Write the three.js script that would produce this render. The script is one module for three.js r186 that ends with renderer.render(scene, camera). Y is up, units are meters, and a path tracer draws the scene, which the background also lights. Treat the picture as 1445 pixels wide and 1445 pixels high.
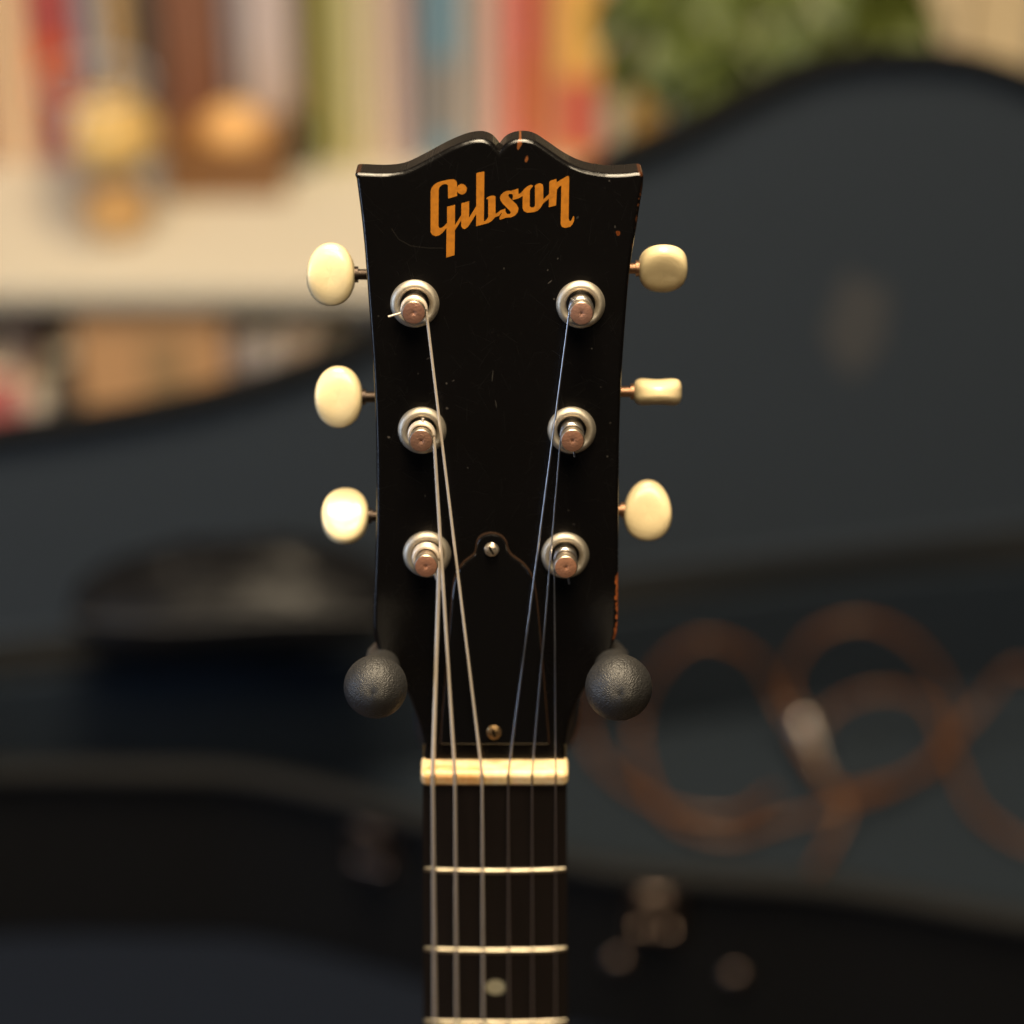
import * as THREE from 'three';
import { RoundedBoxGeometry } from 'three/addons/geometries/RoundedBoxGeometry.js';
import { mergeGeometries, mergeVertices, toCreasedNormals } from 'three/addons/utils/BufferGeometryUtils.js';
import { RectAreaLightUniformsLib } from 'three/addons/lights/RectAreaLightUniformsLib.js';
import { Brush, Evaluator, SUBTRACTION } from 'three-bvh-csg';

// ---------------------------------------------------------------- camera, lights, exposure
const scene = new THREE.Scene();
const V = (x, y, z) => new THREE.Vector3(x, y, z);
const D2R = Math.PI / 180;
const SIZE = 1445, FPX = 4300, PITCH = 34 * D2R;             // photograph's pixels, focal length in pixels, downward pitch
const NUT = V(0, 1.08, 0);                                   // fretboard surface at the nut, middle of the neck
const fwd = V(0, -Math.sin(PITCH), -Math.cos(PITCH)), upv = V(0, Math.cos(PITCH), -Math.sin(PITCH));
const ray = (px, py) => fwd.clone().add(V((px - SIZE / 2) / FPX, 0, 0)).addScaledVector(upv, -(py - SIZE / 2) / FPX);
const eye = NUT.clone().addScaledVector(ray(698, 1105), -0.894);
const camera = new THREE.PerspectiveCamera(2 * Math.atan(SIZE / 2 / FPX) / D2R, 1, 0.05, 30);
camera.position.copy(eye);
camera.lookAt(eye.clone().add(fwd));
camera.focus = 0.853;
camera.userData.fStop = 4.5;
const renderer = new THREE.WebGLRenderer({ antialias: true });
renderer.toneMapping = THREE.LinearToneMapping;
renderer.toneMappingExposure = 1.0;
renderer.shadowMap.enabled = true;
scene.background = new THREE.Color().setRGB(0.010, 0.009, 0.008);   // the dim rest of the room
RectAreaLightUniformsLib.init();

const LIN = (r, g, b) => new THREE.Color().setRGB(r, g, b);
function areaLight(pos, target, w, h, color, intensity) {
  const l = new THREE.RectAreaLight(color, intensity, w, h);
  l.position.copy(pos); l.lookAt(target); scene.add(l);
  return l;
}
// ---------------------------------------------------------------- helpers
let seed = 7;
const rnd = () => { seed = (seed * 1664525 + 1013904223) >>> 0; return seed / 4294967296; };
const taken = {};
const numbered = (n) => { const k = taken[n] = (taken[n] ?? -1) + 1; return k ? `${n}_${String(k).padStart(3, '0')}` : n; };
function tag(o, label, category, group, kind) {
  if (label) o.userData.label = label;
  if (category) o.userData.category = category;
  if (group) o.userData.group = group;
  if (kind) o.userData.kind = kind;
  return o;
}
function thing(name, label, category, pos, group) {
  const o = new THREE.Group(); o.name = numbered(name); if (pos) o.position.copy(pos); scene.add(o);
  return tag(o, label, category, group);
}
function part(name, geo, mat, parent = scene) {
  const m = new THREE.Mesh(geo, mat); m.name = parent === scene ? numbered(name) : name; m.castShadow = m.receiveShadow = true;
  parent.add(m); return m;
}
function grp(name, parent) { const g = new THREE.Group(); g.name = name; parent.add(g); return g; }
const std = (c, rough, metal = 0, extra = {}) => new THREE.MeshPhysicalMaterial({ color: c, roughness: rough, metalness: metal, ...extra });
const merge = (list) => mergeGeometries(list.map((g) => { const h = g.index ? g.toNonIndexed() : g; for (const k of Object.keys(h.attributes)) if (!['position', 'normal', 'uv'].includes(k)) h.deleteAttribute(k); return h; }));
const box = (w, h, d, x = 0, y = 0, z = 0, r = 0.002) => new RoundedBoxGeometry(w, h, d, 2, Math.min(r, w / 2.2, h / 2.2, d / 2.2)).translate(x, y, z);
// where the sight line of a photograph pixel meets a plane
function hit(px, py, p0, n) { const d = ray(px, py); return eye.clone().addScaledVector(d, p0.clone().sub(eye).dot(n) / d.dot(n)); }
const onLevel = (px, py, y) => hit(px, py, V(0, y, 0), V(0, 1, 0));
const onDepth = (px, py, z) => hit(px, py, V(0, 0, z), V(0, 0, 1));
const toPx = (v) => { const d = v.clone().sub(eye), t = d.dot(fwd); return [SIZE / 2 + d.x / t * FPX, SIZE / 2 - d.dot(upv) / t * FPX].map((a) => +a.toFixed(1)); };
const spline2 = (pts, n) => new THREE.SplineCurve(pts.map((p) => new THREE.Vector2(p[0], p[1]))).getPoints(n);
const tube = (pts, r, seg = 60, rad = 10, closed = false) => new THREE.TubeGeometry(new THREE.CatmullRomCurve3(pts, closed, 'centripetal'), seg, r, rad, closed);
function rod(a, b, r, rad = 12) {
  const g = new THREE.CylinderGeometry(r, r, a.distanceTo(b), rad), q = new THREE.Quaternion().setFromUnitVectors(V(0, 1, 0), b.clone().sub(a).normalize());
  return g.applyQuaternion(q).translate((a.x + b.x) / 2, (a.y + b.y) / 2, (a.z + b.z) / 2);
}
const lathe = (prof, seg = 40) => { const g = new THREE.LatheGeometry(prof.map(([r, y]) => new THREE.Vector2(Math.max(r, 0), y)), seg); return g; };
const latheZ = (prof, seg) => lathe(prof, seg).rotateX(Math.PI / 2);
// tiling noise textures
function noiseTex(n, cells, seedv, oct = 3, remap = (v) => v) {
  const data = new Uint8Array(n * n * 4), hash = (x, y, s) => { let h = (x * 374761393 + y * 668265263 + s * 2147483647 + seedv * 97) | 0; h = Math.imul(h ^ (h >>> 13), 1274126177); return ((h ^ (h >>> 16)) >>> 0) / 4294967296; };
  for (let j = 0; j < n; j++) for (let i = 0; i < n; i++) {
    let v = 0, a = 0.5, tot = 0;
    for (let o = 0; o < oct; o++) {
      const cx = cells[0] << o, cy = cells[1] << o, fx = i / n * cx, fy = j / n * cy, x0 = Math.floor(fx), y0 = Math.floor(fy);
      let tx = fx - x0, ty = fy - y0; tx = tx * tx * (3 - 2 * tx); ty = ty * ty * (3 - 2 * ty);
      const x1 = (x0 + 1) % cx, y1 = (y0 + 1) % cy;
      v += a * ((hash(x0, y0, o) * (1 - tx) + hash(x1, y0, o) * tx) * (1 - ty) + (hash(x0, y1, o) * (1 - tx) + hash(x1, y1, o) * tx) * ty); tot += a; a *= 0.55;
    }
    const c = Math.max(0, Math.min(255, remap(v / tot) * 255)), k = (j * n + i) * 4;
    data[k] = data[k + 1] = data[k + 2] = c; data[k + 3] = 255;
  }
  const t = new THREE.DataTexture(data, n, n); t.wrapS = t.wrapT = THREE.RepeatWrapping; t.magFilter = THREE.LinearFilter; t.needsUpdate = true; return t;
}
const rep = (t, x, y) => { const c = t.clone(); c.repeat.set(x, y); c.needsUpdate = true; return c; };
const fineNoise = noiseTex(256, [64, 64], 3, 2), softNoise = noiseTex(256, [6, 6], 5, 4), streak = noiseTex(256, [4, 80], 9, 3);

// ---------------------------------------------------------------- lamps (out of the frame)
for (const [x, z, w, power, label] of [[0.12, 0.75, 0.54, 26, 'square warm ceiling lamp panel over the front of the guitar'], [-0.02, -0.12, 0.54, 57, 'added square warm lamp panel brightening the bench and bookcase']]) {  // second panel is an added source that brightens shelf, books and case
  const p = V(x, 2.45, z), t = thing('unseen_ceiling_lamp', label, 'lamp', p);
  part('lamp_housing', box(w + 0.06, 0.05, w + 0.06, 0, 0.03, 0, 0.01), std(LIN(0.6, 0.6, 0.58), 0.5), t);
  part('lamp_glow', new THREE.BoxGeometry(w, 0.004, w).translate(0, 0.002, 0), std(LIN(0.8, 0.8, 0.8), 0.6, 0, { emissive: LIN(1, 0.81, 0.55), emissiveIntensity: 2 }), t);
  areaLight(p.clone().add(V(0, -0.006, 0)), p.clone().add(V(0, -1, 0)), w, w, LIN(1, 0.81, 0.55), power);
}
{
  const p = V(-1.75, 1.45, 0.35), q = V(0, 1.1, 0), t = thing('window_pane', 'tall cool daylight window facing the side of the guitar', 'window', p);
  t.lookAt(q); t.userData.kind = 'structure';
  part('window_frame', merge([box(0.06, 1.26, 0.06, -0.42, 0, 0), box(0.06, 1.26, 0.06, 0.42, 0, 0), box(0.9, 0.06, 0.06, 0, 0.62, 0.002), box(0.9, 0.06, 0.06, 0, -0.62, 0.002)]), std(LIN(0.7, 0.7, 0.7), 0.5), t);
  part('window_glow', new THREE.BoxGeometry(0.78, 1.18, 0.004), std(LIN(0.8, 0.8, 0.8), 0.6, 0, { emissive: LIN(0.5, 0.68, 1), emissiveIntensity: 3 }), t);
  areaLight(p.clone().add(q.clone().sub(p).normalize().multiplyScalar(0.006)), q, 0.78, 1.18, LIN(0.5, 0.68, 1), 3.0);
}

// ---------------------------------------------------------------- setting
tag(part('floor', new THREE.BoxGeometry(6, 0.04, 6).translate(0, -0.02, -0.5), std(LIN(0.09, 0.06, 0.04), 0.6, 0, { bumpMap: rep(streak, 6, 6), bumpScale: 0.001 })), 'dark brown floor under bench and bookcase', 'floor', null, 'structure');
const zOf = (d) => eye.z - d;                                 // horizontal distance from the camera to world z
tag(part('wall', new THREE.BoxGeometry(6, 2.6, 0.08).translate(0, 1.3, zOf(2.36)), std(LIN(0.11, 0.09, 0.07), 0.9, 0, { bumpMap: rep(fineNoise, 8, 4), bumpScale: 0.0006 })), 'brown painted wall behind the bookcase', 'wall', null, 'structure');

// ---------------------------------------------------------------- low white bookcase with books
const SHELF_Y = 0.644, SHELF_Z = zOf(1.75);
const M = {
  white: std(LIN(0.62, 0.57, 0.47), 0.55, 0, { bumpMap: rep(streak, 2, 2), bumpScale: 0.0004 }),
  paper: std(LIN(0.68, 0.60, 0.46), 0.9),
};
{
  const t = thing('low_bookcase', 'low white painted bookcase with books standing on top', 'bookcase', V(0, 0, SHELF_Z));
  part('top_board', box(1.5, 0.015, 0.5, 0, SHELF_Y - 0.0075, -0.25, 0.003), M.white, t);
  for (const x of [-0.738, -0.08, 0.738]) part('side_panel', box(0.022, SHELF_Y - 0.017, 0.47, x, (SHELF_Y - 0.017) / 2, -0.255, 0.002), M.white, t);
  part('shelf_board', box(0.634, 0.02, 0.45, -0.409, 0.32, -0.255, 0.002), M.white, t);
  part('shelf_board', box(0.794, 0.02, 0.45, 0.329, 0.32, -0.255, 0.002), M.white, t);
  part('back_panel', new THREE.BoxGeometry(1.45, SHELF_Y - 0.03, 0.006).translate(0, (SHELF_Y - 0.03) / 2, -0.487), M.white, t);
}
const BOOK_Z = zOf(1.925);
function book(x0, x1, hex, label, h, bands = [], z = BOOK_Z, y0 = SHELF_Y, yRow = 120) {
  const a = onDepth(x0, yRow, z).x, b = onDepth(x1, yRow, z).x, w = b - a - 0.0015, cx = (a + b) / 2, d = 0.13 + 0.05 * rnd(), c = new THREE.Color(hex).multiplyScalar(1.3).lerp(LIN(0.75, 0.7, 0.6), 0.07);
  const t = thing('book', label, 'book', V(cx, y0, z), 'books standing on the bookcase');
  const th = Math.min(0.0025, w * 0.12), mat = std(c, 0.55, 0, { bumpMap: rep(fineNoise, 1, 3), bumpScale: 0.0003 });
  part('cover', merge([box(th, h, d, -w / 2 + th / 2, h / 2, -d / 2, 0.0006), box(th, h, d, w / 2 - th / 2, h / 2, -d / 2, 0.0006), box(w - 0.001, h - 0.0012, 0.004, 0, h / 2, -0.001, 0.0018)]), mat, t);
  part('page_block', new THREE.BoxGeometry(w - 2 * th, h - 0.008, d - 0.008).translate(0, h / 2, -d / 2 - 0.001), M.paper, t);
  for (const [r0, r1, bh, inset = 0] of bands) {
    const ya = onDepth(x0, r1, z).y - y0, yb = onDepth(x0, r0, z).y - y0, lo = Math.max(ya, 0.003), hi = Math.min(yb, h - 0.003);
    part('spine_band', box((w - 0.002) * (1 - inset), hi - lo, 0.0012, 0, (lo + hi) / 2, 0.0012, 0.0004), std(new THREE.Color(bh), 0.5), t);
  }
  return t;
}
const B = [
  [-70, -8, '#8d6a52', 'tan cloth book at the far end of the row beside a beige book', 0.24],
  [-6, 42, '#cfae88', 'pale beige book between the tan and the red books', 0.23],
  [44, 112, '#8e2428', 'red book with an orange band low on its spine', 0.25, [[58, 150, '#c2542a']]],
  [114, 150, '#787c86', 'slim blue grey book standing against the red book', 0.22],
  [152, 188, '#a2814f', 'ochre tan book next to a black book', 0.24],
  [190, 228, '#20140c', 'black book between the ochre and the brown books', 0.25],
  [230, 318, '#653417', 'wide brown leather book behind the wooden box', 0.26],
  [320, 346, '#7b767c', 'thin grey book beside the wide brown book', 0.21],
  [348, 416, '#ab9d9c', 'pale lilac white book beside an olive book', 0.25],
  [418, 446, '#57450f', 'dark olive book beside a pale lilac book', 0.22],
  [448, 482, '#8b8a42', 'yellow green book beside the dark olive book', 0.24],
  [484, 514, '#bdb38a', 'pale straw yellow book beside the yellow green book', 0.23],
  [516, 542, '#c6b596', 'cream book between straw yellow and pink books', 0.25],
  [544, 576, '#b79c98', 'dusty pink book beside the cream book', 0.22],
  [578, 600, '#5e636c', 'slim slate grey book beside a blue book', 0.24],
  [602, 650, '#557d92', 'blue book with a broad grey band low on its spine', 0.25, [[85, 190, '#8b8682']]],
  [652, 690, '#9d9189', 'warm grey book between the blue and the salmon books', 0.23],
  [692, 722, '#cf8f82', 'salmon pink book next to the warm grey book', 0.24],
  [724, 758, '#b8392c', 'scarlet book with an orange band across its spine', 0.25, [[80, 190, '#c2572e']]],
  [760, 784, '#c08056', 'slim apricot book next to the scarlet book', 0.22],
  [786, 848, '#cc9a44', 'golden yellow book with a coral red lower spine', 0.26, [[110, 215, '#c65f50']]],
  [850, 884, '#a6a690', 'pale sage grey book beside the golden yellow book', 0.24],
  [886, 936, '#b4862a', 'mustard yellow book half behind the leafy plant', 0.25],
  [938, 990, '#8f9a8c', 'grey green book behind the leafy plant', 0.23],
  [992, 1050, '#3c4a30', 'dark green book behind the leafy plant', 0.25],
  [1052, 1120, '#6e5a3a', 'khaki brown book behind the leafy plant', 0.24],
  [1122, 1200, '#39506a', 'navy blue book behind the leafy plant', 0.25],
  [1202, 1262, '#4c3c26', 'dark brown book beside the cream box files', 0.24],
];
for (const [a, b, c, l, h, bands] of B) book(a, b, c, l, h, bands);
function boxFile(x0, x1, hex, label) {
  const a = onDepth(x0, 50, BOOK_Z).x, b = onDepth(x1, 50, BOOK_Z).x, w = b - a - 0.002, t = thing('box_file', label, 'box file', V((a + b) / 2, SHELF_Y, BOOK_Z + 0.01), 'cream box files');
  part('case_body', box(w, 0.31, 0.22, 0, 0.155, -0.11, 0.003), std(new THREE.Color(hex), 0.6), t);
  part('finger_ring', new THREE.TorusGeometry(0.011, 0.002, 8, 24).translate(0, 0.19, 0.001), std(LIN(0.6, 0.6, 0.58), 0.35, 0.9), t);
}
boxFile(1268, 1358, '#d8c7aa', 'cream box file beside the dark brown book');
boxFile(1361, 1462, '#cdbb9c', 'darker cream box file at the end of the row');

// things standing in front of the books
{
  const c = onLevel(150, 318, SHELF_Y), t = thing('glass_jar', 'round clear glass jar holding oranges on the bookcase', 'jar', V(c.x, SHELF_Y, c.z));
  const prof = [[0.0, 0.001], [0.03, 0.001], [0.036, 0.006], [0.043, 0.03], [0.045, 0.055], [0.042, 0.08], [0.035, 0.097], [0.033, 0.104], [0.035, 0.108]];
  const glass = std(LIN(0.90, 0.92, 0.95), 0.04, 0, { transmission: 1, thickness: 0, ior: 1.5, side: THREE.DoubleSide });
  part('jar_wall', lathe(spline2(prof, 40).map((p) => [p.x, p.y])), glass, t);
  part('jar_rim', new THREE.TorusGeometry(0.0352, 0.002, 8, 40).rotateX(Math.PI / 2).translate(0, 0.109, 0), std(LIN(0.35, 0.36, 0.38), 0.15), t);
}
const orangeSkin = std(LIN(0.66, 0.36, 0.11), 0.42, 0, { bumpMap: rep(fineNoise, 2, 1), bumpScale: 0.0006 });
function orange(px, py, z, r, label, mat = orangeSkin) {
  const c = onDepth(px, py, z), t = thing('orange', label, 'orange', c, null), g = new THREE.SphereGeometry(r, 32, 20); g.scale(1, 0.94, 1);
  part('rind', g, mat, t);
  part('stalk_button', new THREE.SphereGeometry(r * 0.1, 8, 6).scale(1, 0.5, 1).translate(0, r * 0.93, 0), std(LIN(0.1, 0.14, 0.04), 0.8), t);
}
{
  const jz = onLevel(150, 318, SHELF_Y).z;
  orange(157, 186, jz + 0.002, 0.030, 'bright yellow orange fruit at the top of the glass jar', std(LIN(0.97, 0.62, 0.20), 0.28, 0, { bumpMap: rep(fineNoise, 2, 1), bumpScale: 0.0006 }));
  orange(165, 300, jz + 0.004, 0.0235, 'orange fruit at the bottom of the glass jar');
}
{
  const z = zOf(1.875), c = onLevel(318, 285, SHELF_Y), t = thing('wooden_box', 'small brown wooden box in front of the brown book', 'box', V(c.x, SHELF_Y, c.z - 0.03));
  const m = std(LIN(0.22, 0.10, 0.032), 0.5, 0, { bumpMap: rep(streak, 1, 1), bumpScale: 0.0006 });
  part('box_body', box(0.085, 0.03, 0.055, 0, 0.015, 0, 0.002), m, t);
  part('box_lid', box(0.088, 0.008, 0.058, 0, 0.0345, 0, 0.002), m, t);
  orange(330, 187, c.z - 0.03, 0.0225, 'orange fruit sitting on the small wooden box', std(LIN(0.85, 0.50, 0.20), 0.45));
}
{
  const c = onLevel(420, 232, SHELF_Y), t = thing('small_bottle', 'small dark green bottle beside the wooden box', 'bottle', V(c.x, SHELF_Y, c.z));
  part('bottle_body', lathe(spline2([[0, 0.001], [0.012, 0.001], [0.0135, 0.004], [0.0135, 0.026], [0.007, 0.034], [0.006, 0.042], [0.0068, 0.046]], 30).map((p) => [p.x, p.y])), std(LIN(0.02, 0.03, 0.02), 0.2), t);
  part('cork', new THREE.CylinderGeometry(0.0055, 0.005, 0.012, 14).translate(0, 0.047, 0), std(LIN(0.3, 0.2, 0.1), 0.9), t);
}
{ // leafy plant
  const p = onDepth(1085, 60, zOf(1.79)), t = thing('potted_plant', 'bushy green leafy plant in a terracotta pot on the bookcase', 'plant', V(p.x, SHELF_Y, p.z));
  part('pot', lathe([[0, 0.001], [0.04, 0.001], [0.052, 0.075], [0.057, 0.075], [0.058, 0.092], [0.05, 0.092], [0.048, 0.08], [0, 0.078]]), std(LIN(0.34, 0.13, 0.06), 0.85), t);
  const gs = [], stems = [];
  for (let i = 0; i < 330; i++) {
    const a = rnd() * 6.283, el = Math.asin(-0.25 + 1.2 * rnd()), rr = 0.45 + 0.55 * Math.sqrt(rnd()), L = 0.028 + 0.026 * rnd();
    const q = V(Math.cos(a) * Math.cos(el) * 0.108 * rr, 0.165 + Math.sin(el) * 0.10 * rr, Math.sin(a) * Math.cos(el) * 0.075 * rr);
    const g = new THREE.PlaneGeometry(L * 0.55, L, 2, 4), P = g.attributes.position;
    for (let k = 0; k < P.count; k++) { const v = P.getY(k) / L + 0.5; P.setX(k, P.getX(k) * Math.sin(Math.PI * Math.min(0.97, 0.04 + v * 0.96)) * 1.1); P.setZ(k, -0.35 * L * v * v + Math.abs(P.getX(k)) * 0.4); }
    g.rotateX(-0.9 + 1.4 * rnd()); g.rotateZ(rnd() - 0.5); g.rotateY(Math.PI / 2 - a + (rnd() - 0.5)); g.translate(q.x, q.y, q.z); g.computeVertexNormals(); gs.push(g);
    if (i % 14 === 0) stems.push(tube([V(0, 0.08, 0), V(q.x * 0.3, 0.12, q.z * 0.3), q], 0.0013, 10, 5));
  }
  part('foliage', merge(gs), std(LIN(0.085, 0.108, 0.018), 0.5, 0, { side: THREE.DoubleSide }), t).userData.kind = 'stuff';
  part('stem', merge(stems), std(LIN(0.08, 0.1, 0.03), 0.7), t);
}
// things on the lower shelf
{
  const z = zOf(1.763), y = 0.33, place = (x0, x1) => { const a = onDepth(x0, 510, z).x, b = onDepth(x1, 510, z).x; return [(a + b) / 2, b - a]; };
  let [cx, w] = place(108, 316); const t = thing('cardboard_box', 'brown cardboard box inside the bookcase under its top', 'box', V(cx, y, z));
  const card = std(LIN(0.56, 0.31, 0.14), 0.85, 0, { bumpMap: rep(streak, 1, 1), bumpScale: 0.0004 });
  part('carton', box(w, 0.284, 0.25, 0, 0.142, -0.125, 0.002), card, t);
  part('carton_flap', box(w * 0.985, 0.003, 0.12, 0, 0.2862, -0.064, 0.001), card, t);
  part('packing_tape', box(0.03, 0.20, 0.0008, 0.01, 0.168, 0.0006, 0.0002), std(LIN(0.38, 0.24, 0.12), 0.3), t);
  book(-40, 24, '#b25a55', 'dusty red book on the lower shelf inside the bookcase', 0.235, [], z, y, 510);
  book(26, 62, '#c8b9a8', 'white book on the lower shelf beside the red book', 0.22, [], z, y, 510);
  book(64, 104, '#1a1310', 'black book on the lower shelf against the cardboard box', 0.25, [], z, y, 510);
  book(322, 352, '#8d7d76', 'mauve grey book on the lower shelf against the cardboard box', 0.272, [], z, y, 510);
  book(354, 398, '#a79c94', 'light grey book on the lower shelf beside the mauve grey book', 0.265, [], z, y, 510);
  book(400, 446, '#a48b74', 'sand brown book on the lower shelf beside the light grey book', 0.27, [], z, y, 510);
  book(448, 500, '#8f7866', 'taupe book on the lower shelf beside the sand brown book', 0.26, [], z, y, 510);
}

// ---------------------------------------------------------------- bench and open guitar case
{
  const t = thing('padded_bench', 'low bench covered in dark blue cloth under the open case', 'bench', V(0.1, 0, -0.67));
  part('bench_top', box(1.5, 0.05, 0.6, 0, 0.475, 0, 0.012), std(LIN(0.0072, 0.0098, 0.0165), 1, 0, { bumpMap: rep(fineNoise, 20, 8), bumpScale: 0.0008, specularIntensity: 0.15 }), t);
  for (const sx of [-1, 1]) for (const sz of [-1, 1]) part('leg', box(0.05, 0.449, 0.05, sx * 0.68, 0.2245, sz * 0.24, 0.004), std(LIN(0.03, 0.02, 0.015), 0.5), t);
}
const RIM_Y = 0.617, CASE_Y = 0.503;
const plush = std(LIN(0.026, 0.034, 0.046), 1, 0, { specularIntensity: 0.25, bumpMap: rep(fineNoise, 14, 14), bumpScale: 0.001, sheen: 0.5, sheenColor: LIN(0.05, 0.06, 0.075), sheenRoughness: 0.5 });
const shadedPlush = std(LIN(0.015, 0.021, 0.029), 1, 0, { specularIntensity: 0.25, bumpMap: rep(fineNoise, 14, 14), bumpScale: 0.001 });  // same plush, with the shade inside the tray put into its colour
const leatherette = std(LIN(0.0042, 0.004, 0.004), 0.75, 0, { specularIntensity: 0.35, bumpMap: rep(fineNoise, 20, 20), bumpScale: 0.0006 });
const binding = std(LIN(0.006, 0.006, 0.006), 0.65, 0, { specularIntensity: 0.4, bumpMap: rep(fineNoise, 30, 2), bumpScale: 0.0004 });
const oldMetal = std(LIN(0.16, 0.12, 0.10), 0.38, 1);
const front = [[0, 1090], [200, 1091], [350, 1097], [520, 1135], [700, 1190], [850, 1226], [1000, 1240], [1200, 1256], [1445, 1300]].map(([a, b]) => onLevel(a, b, RIM_Y));
const rear = [[0, 935], [300, 915], [600, 880], [900, 835], [1200, 795], [1445, 775]].map(([a, b]) => onLevel(a, b, RIM_Y));
const gCase = thing('guitar_case', 'open black guitar case with dark blue plush lining on the bench', 'guitar case', V(0.1, CASE_Y, -0.65));
const loc = (v) => v.clone().sub(gCase.position);
const frontCurve = [[-0.445, -0.605], [-0.42, -0.582], [-0.33, -0.573], ...front.map((v) => [v.x, v.z]), [0.36, -0.44], [0.46, -0.435], [0.56, -0.465], [0.63, -0.53], [0.655, -0.62]];
const rearCurve = [[0.655, -0.62], [0.63, -0.735], [0.56, -0.79], [0.44, -0.803], [0.34, -0.79], ...rear.slice().reverse().map((v) => [v.x, v.z]), [-0.33, -0.660], [-0.42, -0.650], [-0.445, -0.605]];
const ring = [...spline2(frontCurve, 90).slice(0, -1), ...spline2(rearCurve, 90).slice(0, -1)].map((p) => new THREE.Vector2(p.x - gCase.position.x, p.y - gCase.position.z));
function inset(poly, d) { // moved inwards by d
  const n = poly.length, area = poly.reduce((s, p, i) => s + p.x * poly[(i + 1) % n].y - p.y * poly[(i + 1) % n].x, 0), s = Math.sign(area);
  return poly.map((p, i) => { const t = poly[(i + 2) % n].clone().sub(poly[(i - 2 + n) % n]).normalize(); return new THREE.Vector2(p.x - t.y * d * s, p.y + t.x * d * s); });
}
function wallRing(outer, inner, y0, y1) { // shape lies in x, z
  const s = new THREE.Shape(outer.map((p) => new THREE.Vector2(p.x, -p.y))); s.holes.push(new THREE.Path(inner.map((p) => new THREE.Vector2(p.x, -p.y))));
  return new THREE.ExtrudeGeometry(s, { depth: y1 - y0, bevelEnabled: false }).rotateX(-Math.PI / 2).translate(0, y0, 0);
}
function slab(outer, y0, y1) { return new THREE.ExtrudeGeometry(new THREE.Shape(outer.map((p) => new THREE.Vector2(p.x, -p.y))), { depth: y1 - y0, bevelEnabled: false }).rotateX(-Math.PI / 2).translate(0, y0, 0); }
{
  const h = RIM_Y - CASE_Y;
  part('tray_shell', merge([wallRing(ring, inset(ring, 0.007), 0.006, h), slab(ring, 0, 0.0059)]), leatherette, gCase);
  part('tray_lining', merge([wallRing(inset(ring, 0.0072), inset(ring, 0.013), 0.012, h - 0.006), slab(inset(ring, 0.0075), 0.0065, 0.022)]), shadedPlush, gCase);
  part('tray_binding', tube(ring.filter((_, i) => i % 2 === 0).map((p) => V(p.x, h, p.y)), 0.0065, 240, 10, true), binding, gCase);
}
// lid standing open on the rear rim, leaning back
const HL = rear[0], HR = rear[rear.length - 1], LEAN = 10 * D2R;
const lu = HR.clone().sub(HL).normalize(), ln = V(0, 1, 0).cross(lu).multiplyScalar(-1).normalize();   // ln: towards the room's back
if (ln.z > 0) ln.negate();
const lv = V(0, Math.cos(LEAN), 0).addScaledVector(ln, Math.sin(LEAN)), lw = lu.clone().cross(lv).normalize();
const lidO = HL.clone().addScaledVector(V(0, 1, 0), 0.006).addScaledVector(ln, 0.012);
const lidUV = (px, py) => { const p = hit(px, py, lidO, lw).sub(lidO); return [p.dot(lu), p.dot(lv)]; };
const lidTop = [[0, 600], [150, 578], [300, 547], [450, 503], [520, 474], [620, 415], [730, 325], [850, 237], [950, 192], [1050, 138], [1130, 103], [1200, 88], [1290, 84], [1370, 92], [1445, 118]].map(([a, b]) => lidUV(a, b - (a > 700 ? 18 : 2 + 16 * Math.max(0, (a - 350) / 350))));
const lt0 = lidTop[0], lt1 = lidTop[lidTop.length - 1];
const lidRaw = [[-0.222, 0.06], [-0.2, lt0[1] - 0.016], [-0.1, lt0[1] - 0.008], ...lidTop, [lt1[0] + 0.06, lt1[1] - 0.035], [lt1[0] + 0.14, lt1[1] - 0.02], [lt1[0] + 0.24, lt1[1] + 0.03], [lt1[0] + 0.34, lt1[1] - 0.02], [lt1[0] + 0.4, 0.12], [lt1[0] + 0.385, 0.03],
  [lt1[0] + 0.34, 0.004], [lt1[0] + 0.2, 0], [lt1[0], 0], [lt1[0] - 0.2, 0], [lt1[0] - 0.4, 0], [0, 0], [-0.1, 0], [-0.18, 0.004], [-0.21, 0.02]];
const lidPts = new THREE.CatmullRomCurve3(lidRaw.map((p) => V(p[0], p[1], 0)), true, 'centripetal').getSpacedPoints(320).slice(0, -1).map((p) => new THREE.Vector2(p.x, p.y));
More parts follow.
